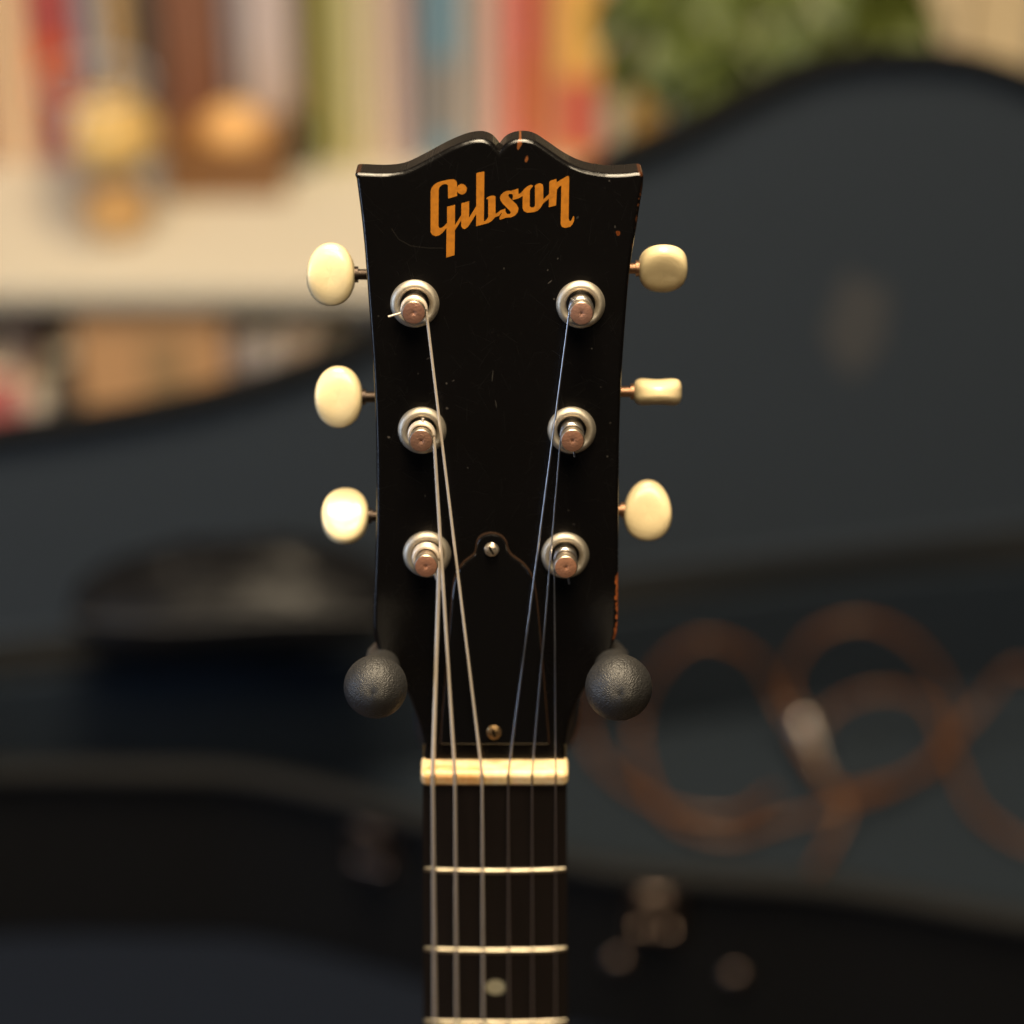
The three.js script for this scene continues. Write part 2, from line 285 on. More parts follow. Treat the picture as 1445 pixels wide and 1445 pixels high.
{
  const mtx = new THREE.Matrix4().makeBasis(lu, lv, lw).setPosition(loc(lidO));
  const ext = (outer, inner, d0, d1) => { const s = new THREE.Shape(outer); if (inner) s.holes.push(new THREE.Path(inner)); return new THREE.ExtrudeGeometry(s, { depth: d1 - d0, bevelEnabled: false }).translate(0, 0, d0).applyMatrix4(mtx); };
  const lid = grp('lid', gCase);
  part('lid_shell', merge([ext(lidPts, inset(lidPts, 0.004), 0.0, 0.012), ext(lidPts, null, -0.006, -0.0001)]), leatherette, lid);
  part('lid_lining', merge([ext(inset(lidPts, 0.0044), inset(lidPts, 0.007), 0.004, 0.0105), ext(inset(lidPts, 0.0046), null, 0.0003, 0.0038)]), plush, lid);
  part('lid_binding', tube(lidPts.filter((_, i) => i % 2 === 0).map((p) => V(p.x, p.y, 0.012).applyMatrix4(mtx)), 0.0035, 260, 8, true), binding, lid);
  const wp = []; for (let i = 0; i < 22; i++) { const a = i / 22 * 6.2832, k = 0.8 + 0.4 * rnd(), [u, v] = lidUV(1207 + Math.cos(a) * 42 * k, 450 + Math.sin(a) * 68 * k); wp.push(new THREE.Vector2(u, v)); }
  part('pale_patch', new THREE.ShapeGeometry(new THREE.Shape(wp)).translate(0, 0, 0.0043).applyMatrix4(mtx), std(LIN(0.048, 0.050, 0.055), 1, 0, { specularIntensity: 0.2 }), lid).userData.label = 'pale patch in the blue lid lining';  // uneven patch in a paler tone than the lining
  for (const u of [0.12, 0.34, 0.5]) part('hinge', rod(V(u - 0.02, -0.004, 0.008).applyMatrix4(mtx), V(u + 0.02, -0.004, 0.008).applyMatrix4(mtx), 0.004), oldMetal, lid);
}
// latches and studs on the front of the tray
function onFront(px, drop) { // a point on the outside of the front wall
  let best = null; for (let i = 0; i < 90; i++) { const p = V(ring[i].x, RIM_Y - CASE_Y - drop, ring[i].y).add(gCase.position), e = Math.abs(toPx(p)[0] - px); if (!best || e < best.e) { const t = ring[i + 1].clone().sub(ring[Math.max(0, i - 1)]).normalize(); best = { e, p, n: V(-t.y, 0, t.x) }; } }
  if (best.n.z < 0) best.n.negate(); return best;
}
for (const [px, drop] of [[545, 0.03], [925, 0.026]]) {
  const f = onFront(px, drop), q = new THREE.Quaternion().setFromUnitVectors(V(0, 0, 1), f.n), c = loc(f.p), l = grp('latch', gCase);
  l.position.copy(c); l.quaternion.copy(q);
  part('latch_plate', box(0.026, 0.036, 0.003, 0, 0, 0.0015, 0.001), oldMetal, l);
  part('latch_hook', merge([box(0.014, 0.028, 0.005, 0, 0.006, 0.0055, 0.002), rod(V(-0.009, -0.006, 0.006), V(0.009, -0.006, 0.006), 0.003)]), oldMetal, l);
}
for (const [px, drop] of [[872, 0.062], [1030, 0.066]]) {
  const f = onFront(px, drop), g = new THREE.SphereGeometry(0.006, 16, 8, 0, 6.2832, 0, Math.PI / 2).rotateX(Math.PI / 2).scale(1, 1, 0.7);
  const m = part('stud', g, oldMetal, gCase); m.position.copy(loc(f.p)); m.quaternion.setFromUnitVectors(V(0, 0, 1), f.n);
}
// coiled cables in the tray
function cablePoint(px, py, lift = 0) { const p = onLevel(px, py, CASE_Y + 0.030 + lift), zBack = zOf(1.415); return p.z < zBack ? onDepth(px, py, zBack) : p; }
const cableMat = std(LIN(0.125, 0.042, 0.005), 0.35);
function cable(pts, label, r) {
  const P = pts.map(([a, b, l]) => cablePoint(a, b, l)), t = thing('instrument_cable', label, 'cable', P[0].clone());
  part('cord', tube(P.map((p) => p.clone().sub(t.position)), r, 360, 10), cableMat, t); return [t, P];
}
{
  const [t, P] = cable([[1135, 1022, 0.02], [1112, 965], [1150, 897], [1215, 876], [1285, 905], [1338, 980], [1345, 1040, 0.004], [1318, 1080, 0.004], [1250, 1108, 0.004], [1180, 1116, 0.008], [1140, 1062, 0.008], [1172, 1004], [1235, 976], [1305, 990], [1344, 1070], [1385, 1150], [1470, 1195], [1530, 1120], [1500, 990], [1436, 942], [1380, 1000], [1300, 1085, 0.008], [1190, 1135, 0.012], [1100, 1160], [1030, 1182], [955, 1160], [912, 1100], [900, 1020], [930, 945], [990, 902], [1060, 925], [1100, 990], [1150, 1080, 0.016], [1192, 1140, 0.012], [1172, 1190], [1150, 1228, 0.004]],
    'brown orange instrument cable coiled in loops inside the case', 0.0017);
  const d = P[0].clone().sub(P[1]).normalize(), a = V(0, 0, 0), b = d.clone().multiplyScalar(0.014);
  const plug = part('plug', merge([rod(a, b, 0.0085, 20), new THREE.SphereGeometry(0.0085, 20, 12), rod(b, d.clone().multiplyScalar(0.04), 0.003, 14)]), std(LIN(0.34, 0.30, 0.27), 0.35, 1), t);
  cable([[690, 1010], [720, 945], [780, 935], [820, 985], [836, 1055], [890, 1112], [960, 1146], [1040, 1150], [1090, 1120]], 'short brown orange cable loop behind the guitar neck', 0.0017);
}
// black leather pouch lying across the narrow end of the case
{
  const c = onDepth(330, 845, -0.64), t = thing('leather_pouch', 'glossy black leather pouch lying in the narrow end of the case', 'pouch', c);
  const g = new THREE.SphereGeometry(1, 48, 32), P = g.attributes.position;
  for (let i = 0; i < P.count; i++) {
    let x = P.getX(i), y = P.getY(i), z = P.getZ(i); const sp = (v, e) => Math.sign(v) * Math.pow(Math.abs(v), e);
    x = sp(x, 0.6) * 0.088; y = sp(y, 0.8) * 0.021 * (1 + 0.12 * Math.sin(x * 60) * Math.cos(z * 50)); z = sp(z, 0.8) * 0.036;
    P.setXYZ(i, x, y + 0.006 * Math.sin(x * 24 + 1), z);
  }
  g.computeVertexNormals();
  part('pouch_body', g, std(LIN(0.006, 0.006, 0.007), 0.36, 0, { specularIntensity: 0.4, bumpMap: rep(softNoise, 5, 3), bumpScale: 0.0016 }), t);
  part('zip', tube([V(-0.082, 0.006, 0.027), V(-0.03, 0.008, 0.034), V(0.03, 0.012, 0.034), V(0.082, 0.008, 0.027)], 0.0022, 40, 6), std(LIN(0.012, 0.012, 0.013), 0.6), t);
}

// ---------------------------------------------------------------- guitar
const TILT = 17 * D2R, ROLL = -0.35 * D2R;
const guitar = thing('black_guitar', 'black guitar with cream oval tuner buttons hanging by its headstock in a stand', 'guitar', NUT);
const hO = NUT.clone().add(V(0, 0.0062, -0.0042));
const hRot = new THREE.Matrix4().makeRotationX(-TILT).multiply(new THREE.Matrix4().makeRotationZ(ROLL));
const hWorld = new THREE.Matrix4().makeTranslation(hO.x, hO.y, hO.z).multiply(hRot), hInv = hWorld.clone().invert();
const hLocal = new THREE.Matrix4().makeTranslation(hO.x - NUT.x, hO.y - NUT.y, hO.z - NUT.z).multiply(hRot);  // headstock axes -> guitar axes
const hn = V(0, 0, 1).transformDirection(hWorld);
const hp = (px, py, k = 0) => hit(px, py, hO.clone().addScaledVector(hn, k), hn).applyMatrix4(hInv);  // pixel on the plane k above the headstock's face, in headstock axes
const onHead = (g) => g.applyMatrix4(hLocal);

const TW = 0.11, TH = 0.225, TX = 1024, TY = 2048;           // headstock finish texture, metres and pixels
function finishTextures() {
  const c = document.createElement('canvas'); c.width = TX; c.height = TY; const g = c.getContext('2d');
  const r = document.createElement('canvas'); r.width = TX; r.height = TY; const q = r.getContext('2d');
  g.fillStyle = '#070606'; g.fillRect(0, 0, TX, TY); q.fillStyle = 'rgb(0,60,0)'; q.fillRect(0, 0, TX, TY);
  const at = (px, py) => { const p = hp(px, py); return [(p.x + TW / 2) / TW * TX, TY - p.y / TH * TY]; };
  for (let i = 0; i < 2600; i++) { // fine wear in the lacquer
    const x = rnd() * TX, y = rnd() * TY, l = 6 + rnd() * 60, a = rnd() * 6.283, v = 60 + rnd() * 60; q.strokeStyle = `rgba(0,${v | 0},0,0.35)`; q.lineWidth = 0.8 + rnd() * 1.5;
    q.beginPath(); q.moveTo(x, y); q.lineTo(x + Math.cos(a) * l, y + Math.sin(a) * l); q.stroke();
  }
  for (let i = 0; i < 500; i++) { q.fillStyle = `rgba(0,${60 + rnd() * 40 | 0},0,0.05)`; q.beginPath(); q.ellipse(rnd() * TX, rnd() * TY, 8 + rnd() * 60, 6 + rnd() * 40, rnd() * 3, 0, 6.3); q.fill(); }
  const chip = (px, py, w, h, col, rot = 0) => { const [x, y] = at(px, py); g.fillStyle = col; g.beginPath(); for (let k = 0; k < 9; k++) { const a = k / 9 * 6.283, s = 0.65 + 0.5 * rnd(), X = Math.cos(a) * w * 2.55 * s, Y = Math.sin(a) * h * 2.55 * s; g.lineTo(x + X * Math.cos(rot) - Y * Math.sin(rot), y + X * Math.sin(rot) + Y * Math.cos(rot)); } g.fill(); q.fillStyle = 'rgb(0,150,0)'; };
  // specks and dings, where the photograph shows them
  for (const [x, y, w, h, a] of [[787, 365, 1.2, 1.6, 0.5], [711, 379, 1.2, 1.6, 0.4], [773, 381, 1, 1.4, 0.3], [776, 398, 4.5, 0.9, -0.7], [782, 422, 1.6, 1.3, 0.4], [815, 307, 1.4, 2.6, 0.7], [630, 541, 1.8, 1.6, 0], [640, 537, 2, 0.9, -0.4], [590, 527, 1, 1.6, 0], [549, 617, 2.2, 1.6, 0.2], [631, 576, 2.4, 1.6, 0.3], [604, 506, 3, 0.8, -0.5], [835, 492, 1.3, 1.2, 0], [857, 644, 1.3, 1.2, 0.4], [861, 597, 1.3, 1.6, 0.4], [848, 546, 1.5, 1, 0], [534, 446, 1.4, 1.2, 0], [860, 255, 1.2, 1.4, 0], [868, 320, 1.2, 2, 0], [695, 530, 0.8, 9, 0.1], [700, 570, 0.8, 7, -0.2], [810, 740, 2, 1, 0.4], [802, 720, 1.6, 0.7, 0.2], [600, 700, 0.9, 0.9, 0], [735, 470, 0.9, 0.7, 0], [660, 660, 0.8, 1, 0], [760, 690, 0.9, 0.8, 0]]) chip(x, y, w * 0.8, h * 0.8, `rgba(140,134,124,${0.2 + 0.25 * rnd()})`, a);
  for (let i = 0; i < 120; i++) { const [x, y] = at(520 + rnd() * 360, 240 + rnd() * 780); g.fillStyle = `rgba(110,106,98,${0.06 + 0.16 * rnd()})`; g.beginPath(); g.ellipse(x, y, 0.8 + rnd() * 1.5, 0.8 + rnd() * 1.2, rnd() * 3, 0, 6.3); g.fill(); }
  g.strokeStyle = 'rgba(80,74,64,0.35)'; g.lineWidth = 1.6; g.beginPath(); let p = at(552, 322); g.moveTo(p[0], p[1]); for (const [x, y] of [[563, 338], [580, 347], [605, 350], [626, 350]]) { p = at(x, y); g.lineTo(p[0], p[1]); } g.stroke();
  // lacquer worn through to brown wood: the crest, the corners and the lower edge
  chip(733, 203, 2.4, 6, '#6a3d1e', 0.25); chip(743, 224, 2.2, 4.5, '#4a2a14', 0.4); chip(743, 225, 1.4, 3, '#6a3d1e', 0.4); chip(872, 329, 3, 2.6, '#52280f', 0.4);
  for (let i = 0; i < 26; i++) chip(870.5 + rnd() * 2.5 - (i > 18 ? (i - 18) * 0.5 : 0), 812 + i * 3.5, 1.3 + rnd() * 1.3, 3 + rnd() * 2, ['#8a4a26', '#6e3a1c', '#9a5630'][i % 3]);
  for (let i = 0; i < 14; i++) chip(903 + rnd() * 4, 239 + rnd() * 8, 2 + rnd() * 1.5, 2 + rnd(), '#3c2010');
  for (let i = 0; i < 9; i++) chip(503 + rnd() * 4, 238 + rnd() * 5, 2, 2, '#2e190d');
  for (let i = 0; i < 70; i++) { const s = rnd(), y = 260 + s * 480, xr = y < 400 ? 905 - (y - 260) * 0.135 : 886 - (y - 400) * 0.04; chip(xr - 1 + rnd() * 2, y, 0.8, 1 + 2 * rnd(), ['#2b170c', '#1d120b', '#4a2814'][i % 3]); }
  const t = new THREE.CanvasTexture(c); t.colorSpace = THREE.SRGBColorSpace; const tr = new THREE.CanvasTexture(r); return [t, tr];
}
const [finishMap, finishRough] = finishTextures();
const lacquer = std(LIN(1, 1, 1), 1.0, 0, { map: finishMap, roughnessMap: finishRough, bumpMap: rep(softNoise, 8, 16), bumpScale: 0.00004, ior: 1.5 });
const blackPaint = std(LIN(0.006, 0.0055, 0.005), 0.3);
{ // headstock
  const z1 = ([x, y]) => { const p = hp(480 + x / 3.211, 170 + y / 3.211); return [p.x, p.y]; }, pp = ([x, y]) => { const p = hp(x, y); return [p.x, p.y]; };
  const pts = [
    ...spline2([[74, 266], [67, 248], [76, 237], [108, 236], [200, 239], [285, 229], [370, 191], [470, 137], [540, 105], [595, 88], [645, 84], [685, 98], [708, 120]].map(z1), 60), new THREE.Vector2(...z1([722, 138])),
    ...spline2([[736, 120], [757, 101], [795, 86], [838, 83], [885, 95], [940, 130], [1020, 184], [1100, 221], [1200, 240], [1290, 240], [1344, 234], [1368, 239], [1375, 258]].map(z1), 60),
    ...spline2([[907, 266], [897.5, 326], [889, 380], [883.5, 440], [877.5, 528], [874, 620], [873, 730], [872.5, 810], [872, 870], [869, 900], [858, 925], [840, 952], [820, 982], [806, 1016], [799, 1048], [797, 1075]].map(pp), 70),
    ...spline2([[599, 1075], [597.5, 1048], [589, 1016], [575, 980], [556, 952], [537, 925], [528, 900], [526, 870], [528.5, 810], [531, 730], [530.5, 620], [527, 528], [519.5, 420], [512, 326], [505, 268]].map(pp), 70),
  ];
  const bev = 0.0013, depth = 0.0115, s = new THREE.Shape(pts);
  const g0 = new THREE.ExtrudeGeometry(s, { depth, bevelEnabled: true, bevelThickness: bev, bevelSize: bev, bevelOffset: -bev, bevelSegments: 6 }).translate(0, 0, -depth - bev);
  const uv = g0.attributes.uv, P = g0.attributes.position; for (let i = 0; i < P.count; i++) uv.setXY(i, (P.getX(i) + TW / 2) / TW, P.getY(i) / TH);
  const head = part('headstock', onHead(toCreasedNormals(g0, 0.13)), lacquer, guitar);
  // gold lettering decal
  const sc = 11.115, lettersB = [
    [[85, 330], [100, 280], [135, 235], [190, 195], [270, 170], [390, 145], [450, 145], [485, 165], [498, 200], [500, 405], [360, 447], [357, 240], [335, 220], [300, 218], [255, 235], [225, 265], [212, 310], [208, 880], [225, 908], [260, 905], [300, 875], [345, 825], [343, 575], [468, 543], [466, 865], [575, 690], [575, 770], [466, 945], [460, 1335], [330, 1372], [335, 905], [270, 985], [220, 1022], [165, 1038], [110, 1015], [85, 975]],
    Array.from({ length: 24 }, (_, i) => [574 + 78 * Math.cos(i / 24 * 6.2832), 300 + 82 * Math.sin(i / 24 * 6.2832)]),
    [[568, 520], [690, 487], [688, 745], [805, 560], [805, 680], [700, 845], [665, 895], [620, 925], [585, 912], [565, 880]],
    [[803, 55], [820, 40], [928, 20], [920, 800], [945, 792], [975, 760], [990, 730], [988, 458], [955, 450], [975, 425], [1020, 405], [1075, 398], [1103, 415], [1103, 688], [1190, 625], [1205, 650], [1160, 715], [1100, 735], [1045, 795], [990, 830], [800, 880]],
  ], lettersA = [
    [[190, 628], [258, 603], [258, 650], [285, 688], [325, 688], [345, 665], [325, 635], [215, 525], [180, 470], [172, 425], [190, 385], [240, 340], [300, 322], [345, 325], [460, 287], [462, 372], [492, 366], [545, 310], [545, 395], [470, 440], [370, 467], [375, 385], [345, 372], [315, 375], [302, 395], [320, 430], [435, 540], [465, 600], [450, 660], [410, 710], [350, 740], [270, 745], [170, 780], [165, 740], [200, 680]],
    [[530, 325], [560, 290], [610, 247], [655, 232], [690, 236], [685, 262], [655, 290], [640, 330], [638, 560], [660, 585], [700, 583], [722, 560], [722, 240], [760, 215], [800, 205], [840, 222], [852, 260], [852, 460], [945, 370], [945, 445], [850, 520], [810, 590], [760, 640], [690, 660], [600, 668], [550, 645], [528, 600]],
    [[947, 190], [965, 165], [1058, 138], [1062, 190], [1230, 90], [1255, 100], [1258, 140], [1248, 750], [1262, 798], [1290, 790], [1320, 720], [1338, 735], [1335, 790], [1310, 850], [1270, 890], [1190, 905], [1145, 890], [1125, 850], [1135, 240], [1095, 265], [1065, 310], [1052, 552], [938, 582]],
  ];
  const shapes = [...lettersB.map((l) => l.map(([x, y]) => [600 + x / sc, 240 + y / sc])), ...lettersA.map((l) => l.map(([x, y]) => [690 + x / sc, 240 + y / sc]))];
  const gold = std(LIN(0.38, 0.135, 0.007), 0.45, 0.15, { map: rep(noiseTex(128, [10, 10], 33, 4, (v) => 0.66 + 0.5 * v), 90, 90), bumpMap: rep(fineNoise, 40, 40), bumpScale: 0.00003 });
  part('logo_lettering', onHead(merge(shapes.map((l, i) => new THREE.ShapeGeometry(new THREE.Shape(l.map((p) => new THREE.Vector2(...pp(p))))).translate(0, 0, 0.00004 + i * 0.000012)))), gold, head).userData.label = 'gold script lettering reading Gibson';
}
// truss rod cover
const screwMat = std(LIN(0.72, 0.62, 0.50), 0.42, 1);
function screw(px, py, parent, lift, r, mat, turn) {
  const dome = new Brush(latheZ([[r * 1.02, -0.0004], [r, 0.0002], [r * 0.86, 0.0009], [r * 0.55, 0.0014], [r * 0.25, 0.0016], [0, 0.00165]], 28)), ev = new Evaluator();
  ev.useGroups = false; let res = dome; dome.updateMatrixWorld();
  for (const a of [turn, turn + Math.PI / 2]) { const b = new Brush(new THREE.BoxGeometry(r * 1.3, r * 0.36, 0.0024).rotateZ(a).translate(0, 0, 0.0017)); b.updateMatrixWorld(); res = ev.evaluate(res, b, SUBTRACTION); }
  const c = hp(px, py, lift + 0.001), g = toCreasedNormals(res.geometry, 0.7).translate(c.x, c.y, lift);
  part('screw', onHead(g), mat, parent);
}
{
  const left = [[693, 754], [681, 757], [674, 765], [672, 776], [669, 784], [655, 795], [645, 810], [640, 828], [637, 860], [634, 900], [630, 950], [625, 1010], [622, 1050]], right = [[774, 1050], [771, 1010], [766, 950], [762, 900], [758, 860], [754, 828], [749, 812], [738, 797], [722, 785], [716, 776], [713, 765], [705, 757], [693, 754]];
  const pp = ([x, y]) => { const p = hp(x, y, 0.0015); return [p.x, p.y]; };
  const s = new THREE.Shape([...spline2(left.map(pp), 60), ...spline2(right.map(pp), 60).slice(0, -1)]);
  const g = new THREE.ExtrudeGeometry(s, { depth: 0.0011, bevelEnabled: true, bevelThickness: 0.0004, bevelSize: 0.0005, bevelOffset: -0.0005, bevelSegments: 3 }).translate(0, 0, 0.0004);
  const cover = part('truss_rod_cover', onHead(toCreasedNormals(g, 0.15)), std(LIN(0.003, 0.0028, 0.003), 0.13), guitar);
  const ge = new THREE.ExtrudeGeometry(s, { depth: 0.0003, bevelEnabled: true, bevelThickness: 0.0001, bevelSize: 0.00035, bevelSegments: 1 }).translate(0, 0, 0.00012);
  part('cover_edge', onHead(ge), std(LIN(0.022, 0.011, 0.006), 0.9, 0, { specularIntensity: 0.2 }), cover).userData.label = 'worn brown edge showing round the cover';
  screw(693.5, 777, cover, 0.0019, 0.0021, screwMat, 0.5);
  screw(697, 1035, cover, 0.0019, 0.0022, std(LIN(0.46, 0.30, 0.15), 0.38, 1), 0.2);
}
// tuners
const nickel = std(LIN(0.50, 0.455, 0.375), 0.54, 1, { bumpMap: rep(softNoise, 3, 1), bumpScale: 0.00008 });
const postMetal = std(LIN(0.56, 0.48, 0.39), 0.38, 1);
const copperKinds = [[0.27, 0.14, 0.10], [0.23, 0.125, 0.085], [0.29, 0.14, 0.09], [0.25, 0.135, 0.10], [0.22, 0.11, 0.07], [0.28, 0.135, 0.08]].map((c, i) => std(LIN(...c), 0.38 + 0.03 * i, 0.6, { bumpMap: rep(softNoise, 3 + i, 4), bumpScale: 0.00012 }));
const shaftDark = std(LIN(0.045, 0.032, 0.024), 0.4, 0.8), shaftCopper = std(LIN(0.22, 0.12, 0.07), 0.4, 0.8);
const woundMetal = std(LIN(0.64, 0.56, 0.47), 0.42, 0.5), plainMetal = std(LIN(0.55, 0.55, 0.57), 0.30, 1);
const cream = std(LIN(0.74, 0.61, 0.36), 0.32, 0, { map: rep(noiseTex(128, [3, 3], 51, 4, (v) => 0.86 + 0.22 * v), 1, 1), bumpMap: rep(softNoise, 2, 2), bumpScale: 0.0001, clearcoat: 0.3, clearcoatRoughness: 0.2 });
function buttonGeo(flip) {
  const g = new THREE.SphereGeometry(1, 56, 40).rotateX(Math.PI / 2), P = g.attributes.position, a = 0.0070, b = 0.0090, t = 0.0043, sp = (v, e) => Math.sign(v) * Math.pow(Math.abs(v), e);
  for (let i = 0; i < P.count; i++) {
    const x = P.getX(i), y = P.getY(i), z = P.getZ(i), R = Math.hypot(x, y), ct = R > 1e-6 ? x / R : 1, st = R > 1e-6 ? y / R : 0, r2 = Math.pow(R, 0.66), Z = sp(z, 0.64);
    let X = sp(ct, 0.93) * r2, Y = sp(st, 0.97) * r2;
    const waist = 1 + 0.36 * (X * X - 0.42) * (1 - 0.5 * Y * Y);
    P.setXYZ(i, X * a * (1 - 0.08 * Y * flip), Y * b, Z * t * waist * (1 - 0.28 * Y * Y));
  }
  const h = mergeVertices((g.deleteAttribute('normal'), g), 1e-7); h.computeVertexNormals(); return h;
}
const TUNERS = [ // ring pixel, button pixel, shaft row, button turn, flip, side, string leave height, end stub
  { ring: [585.2, 430], btn: [467, 387], turn: -3, flip: 0.6, s: -1, leave: 0.0078, wound: true, hole: 0.0078, stub: [548, 447] },
  { ring: [595.5, 609], btn: [478, 560], turn: -6, flip: 0.3, s: -1, leave: 0.006, wound: true, stub: [597, 590] },
  { ring: [602.4, 784], btn: [487, 728], turn: -46, flip: 0.2, s: -1, leave: 0.0045, wound: true, stub: [626, 835] },
  { ring: [819.5, 431], btn: [935.5, 379], turn: 37, flip: -0.3, s: 1, leave: 0.0072, stub: [806, 421] },
  { ring: [807, 608.8], btn: [928, 553], turn: -103, flip: 0, s: 1, leave: 0.006, stub: [811, 645] },
  { ring: [797.7, 785.5], btn: [914, 720], turn: -10, flip: 1.6, s: 1, leave: 0.005, stub: [803.5, 824] },
];
const NUT_X = [610.4, 641.8, 680.2, 784.4, 751, 717.2];       // L3 L2 L1 / R3 R2 R1 reach the nut at these columns
const nutOf = [2, 1, 0, 5, 4, 3];
const STR_R = [0.00062, 0.00050, 0.00041, 0.00020, 0.00023, 0.00028];
const SHZ = -0.0185;
const btnGeo = [];
TUNERS.forEach((T, i) => {
  const c = hp(T.ring[0], T.ring[1], 0.0014), t = grp('tuner', guitar), mid = (g) => onHead(g.translate(c.x, c.y, 0));
  part('bushing', mid(latheZ(spline2([[0.0069, -0.0003], [0.00685, 0.0003], [0.0066, 0.0010], [0.0061, 0.0016], [0.0055, 0.00185], [0.0049, 0.0017], [0.0044, 0.0012], [0.0041, 0.0004], [0.0040, -0.002]], 30).map((p) => [p.x, p.y]), 48)), nickel, t);
  part('post', mid(latheZ(spline2([[0.0032, -0.003], [0.0032, 0.002], [0.0030, 0.0035], [0.00275, 0.0052], [0.0028, 0.0068], [0.0031, 0.0082], [0.00335, 0.0092], [0.0034, 0.0107], [0.0031, 0.0113]], 34).map((p) => [p.x, p.y]), 36)), postMetal, t);
  part('post_cap', mid(latheZ([[0.00315, 0.0111], [0.00305, 0.01145], [0.0012, 0.01155], [0.0005, 0.0115], [0.0003, 0.0113], [0, 0.0112]], 36)), copperKinds[i], t);
  // string coil round the post
  const k = nutOf.indexOf(i), r = STR_R[k], turns = T.wound ? 2.6 : 4.2, H = [], h0 = T.leave, dir = -T.s, a0 = T.s < 0 ? 0.1 : Math.PI - 0.1;
  for (let j = 0; j <= turns * 24; j++) { const u = j / 24, a = a0 + dir * -1 * u * 6.2832 * -1; H.push(V(c.x + Math.cos(a) * (0.0030 + r), c.y + Math.sin(a) * (0.0030 + r), h0 - (turns > 3 ? 0.0004 : 0) - u * r * 2.1 + 0.0002)); }
  part('string_coil', onHead(new THREE.TubeGeometry(new THREE.CatmullRomCurve3(H), H.length * 2, r, 8)), T.wound ? woundMetal : plainMetal, t);
  const st = hp(T.stub[0], T.stub[1], T.leave - 0.001), sa = V(c.x, c.y, T.leave - 0.001), sd = st.clone().sub(sa); 
  part('string_end', onHead(rod(sa.clone().addScaledVector(sd.clone().normalize(), 0.0024), st, Math.max(r * 0.8, 0.0003), 8)), T.wound ? woundMetal : plainMetal, t);
  // worm shaft, gear housing and button behind the headstock
  const bc = hp(T.btn[0], T.btn[1], SHZ), inner = c.x + T.s * 0.004;
  part('shaft', onHead(merge([rod(V(inner, bc.y, SHZ), V(bc.x - T.s * 0.0055, bc.y, SHZ), 0.00155, 16), rod(V(bc.x - T.s * 0.0078, bc.y, SHZ), V(bc.x - T.s * 0.005, bc.y, SHZ), 0.0023, 18)])), T.s < 0 ? shaftDark : shaftCopper, t);
  part('gear_housing', onHead(box(0.012, 0.019, 0.0085, c.x, (c.y + bc.y) / 2, SHZ + 0.0002, 0.002)), nickel, t);
  const g = buttonGeo(T.flip); g.rotateX(T.turn * D2R); if (T.s < 0) g.rotateZ(0); g.translate(bc.x, bc.y, SHZ);
  part('button', onHead(g), cream, t);
});
// nut, fretboard, frets, neck
const bone = std(LIN(0.74, 0.52, 0.24), 0.42, 0, { bumpMap: rep(softNoise, 3, 1), bumpScale: 0.0002, clearcoat: 0.15, clearcoatRoughness: 0.25 });
{
  const c = document.createElement('canvas'); c.width = 512; c.height = 64; const g = c.getContext('2d'); g.fillStyle = '#e3cda2'; g.fillRect(0, 0, 512, 64);
  for (let i = 0; i < 500; i++) { g.fillStyle = `rgba(${160 + rnd() * 90 | 0},${100 + rnd() * 80 | 0},${30 + rnd() * 60 | 0},${0.03 + 0.06 * rnd()})`; g.beginPath(); g.ellipse(rnd() * 512, rnd() * 64, 4 + rnd() * 26, 1 + rnd() * 5, 0, 0, 6.3); g.fill(); }
  for (let i = 0; i < 60; i++) { g.fillStyle = 'rgba(190,105,25,0.08)'; g.beginPath(); g.ellipse(20 + rnd() * 200, rnd() * 20, 8 + rnd() * 26, 2 + rnd() * 4, 0, 0, 6.3); g.fill(); }
  bone.map = new THREE.CanvasTexture(c); bone.map.colorSpace = THREE.SRGBColorSpace; bone.color = LIN(0.95, 0.95, 0.95);
}
const HALF = 0.0211, HALF2 = 0.0262, LEN = 0.36, RAD = 0.305, taper = (y) => HALF + (HALF2 - HALF) * (-y / LEN), crown = (x) => Math.sqrt(RAD * RAD - x * x) - RAD;
{
  const g = box(0.0433, 0.0054, 0.0095, 0, 0.0029, -0.0022, 0.0019), uv = g.attributes.uv, P = g.attributes.position;
  for (let i = 0; i < P.count; i++) uv.setXY(i, P.getX(i) / 0.044 + 0.5, 0.5 + P.getZ(i) / 0.012 + P.getY(i) / 0.02);
  const ev = new Evaluator(); ev.useGroups = false; let nutB = new Brush(g); nutB.updateMatrixWorld();
  NUT_X.forEach((px, k) => { const r = STR_R[k] * 1.35 + 0.0001, b = new Brush(rod(V(onDepth(px, 1080, 0.0025).x, -0.004, 0.00225 + STR_R[k] * 0.7), V(onDepth(px, 1080, 0.0025).x, 0.012, 0.00225 + STR_R[k] * 0.4), r, 14)); b.updateMatrixWorld(); nutB = ev.evaluate(nutB, b, SUBTRACTION); });
  part('nut', nutB.geometry, bone, guitar);
}
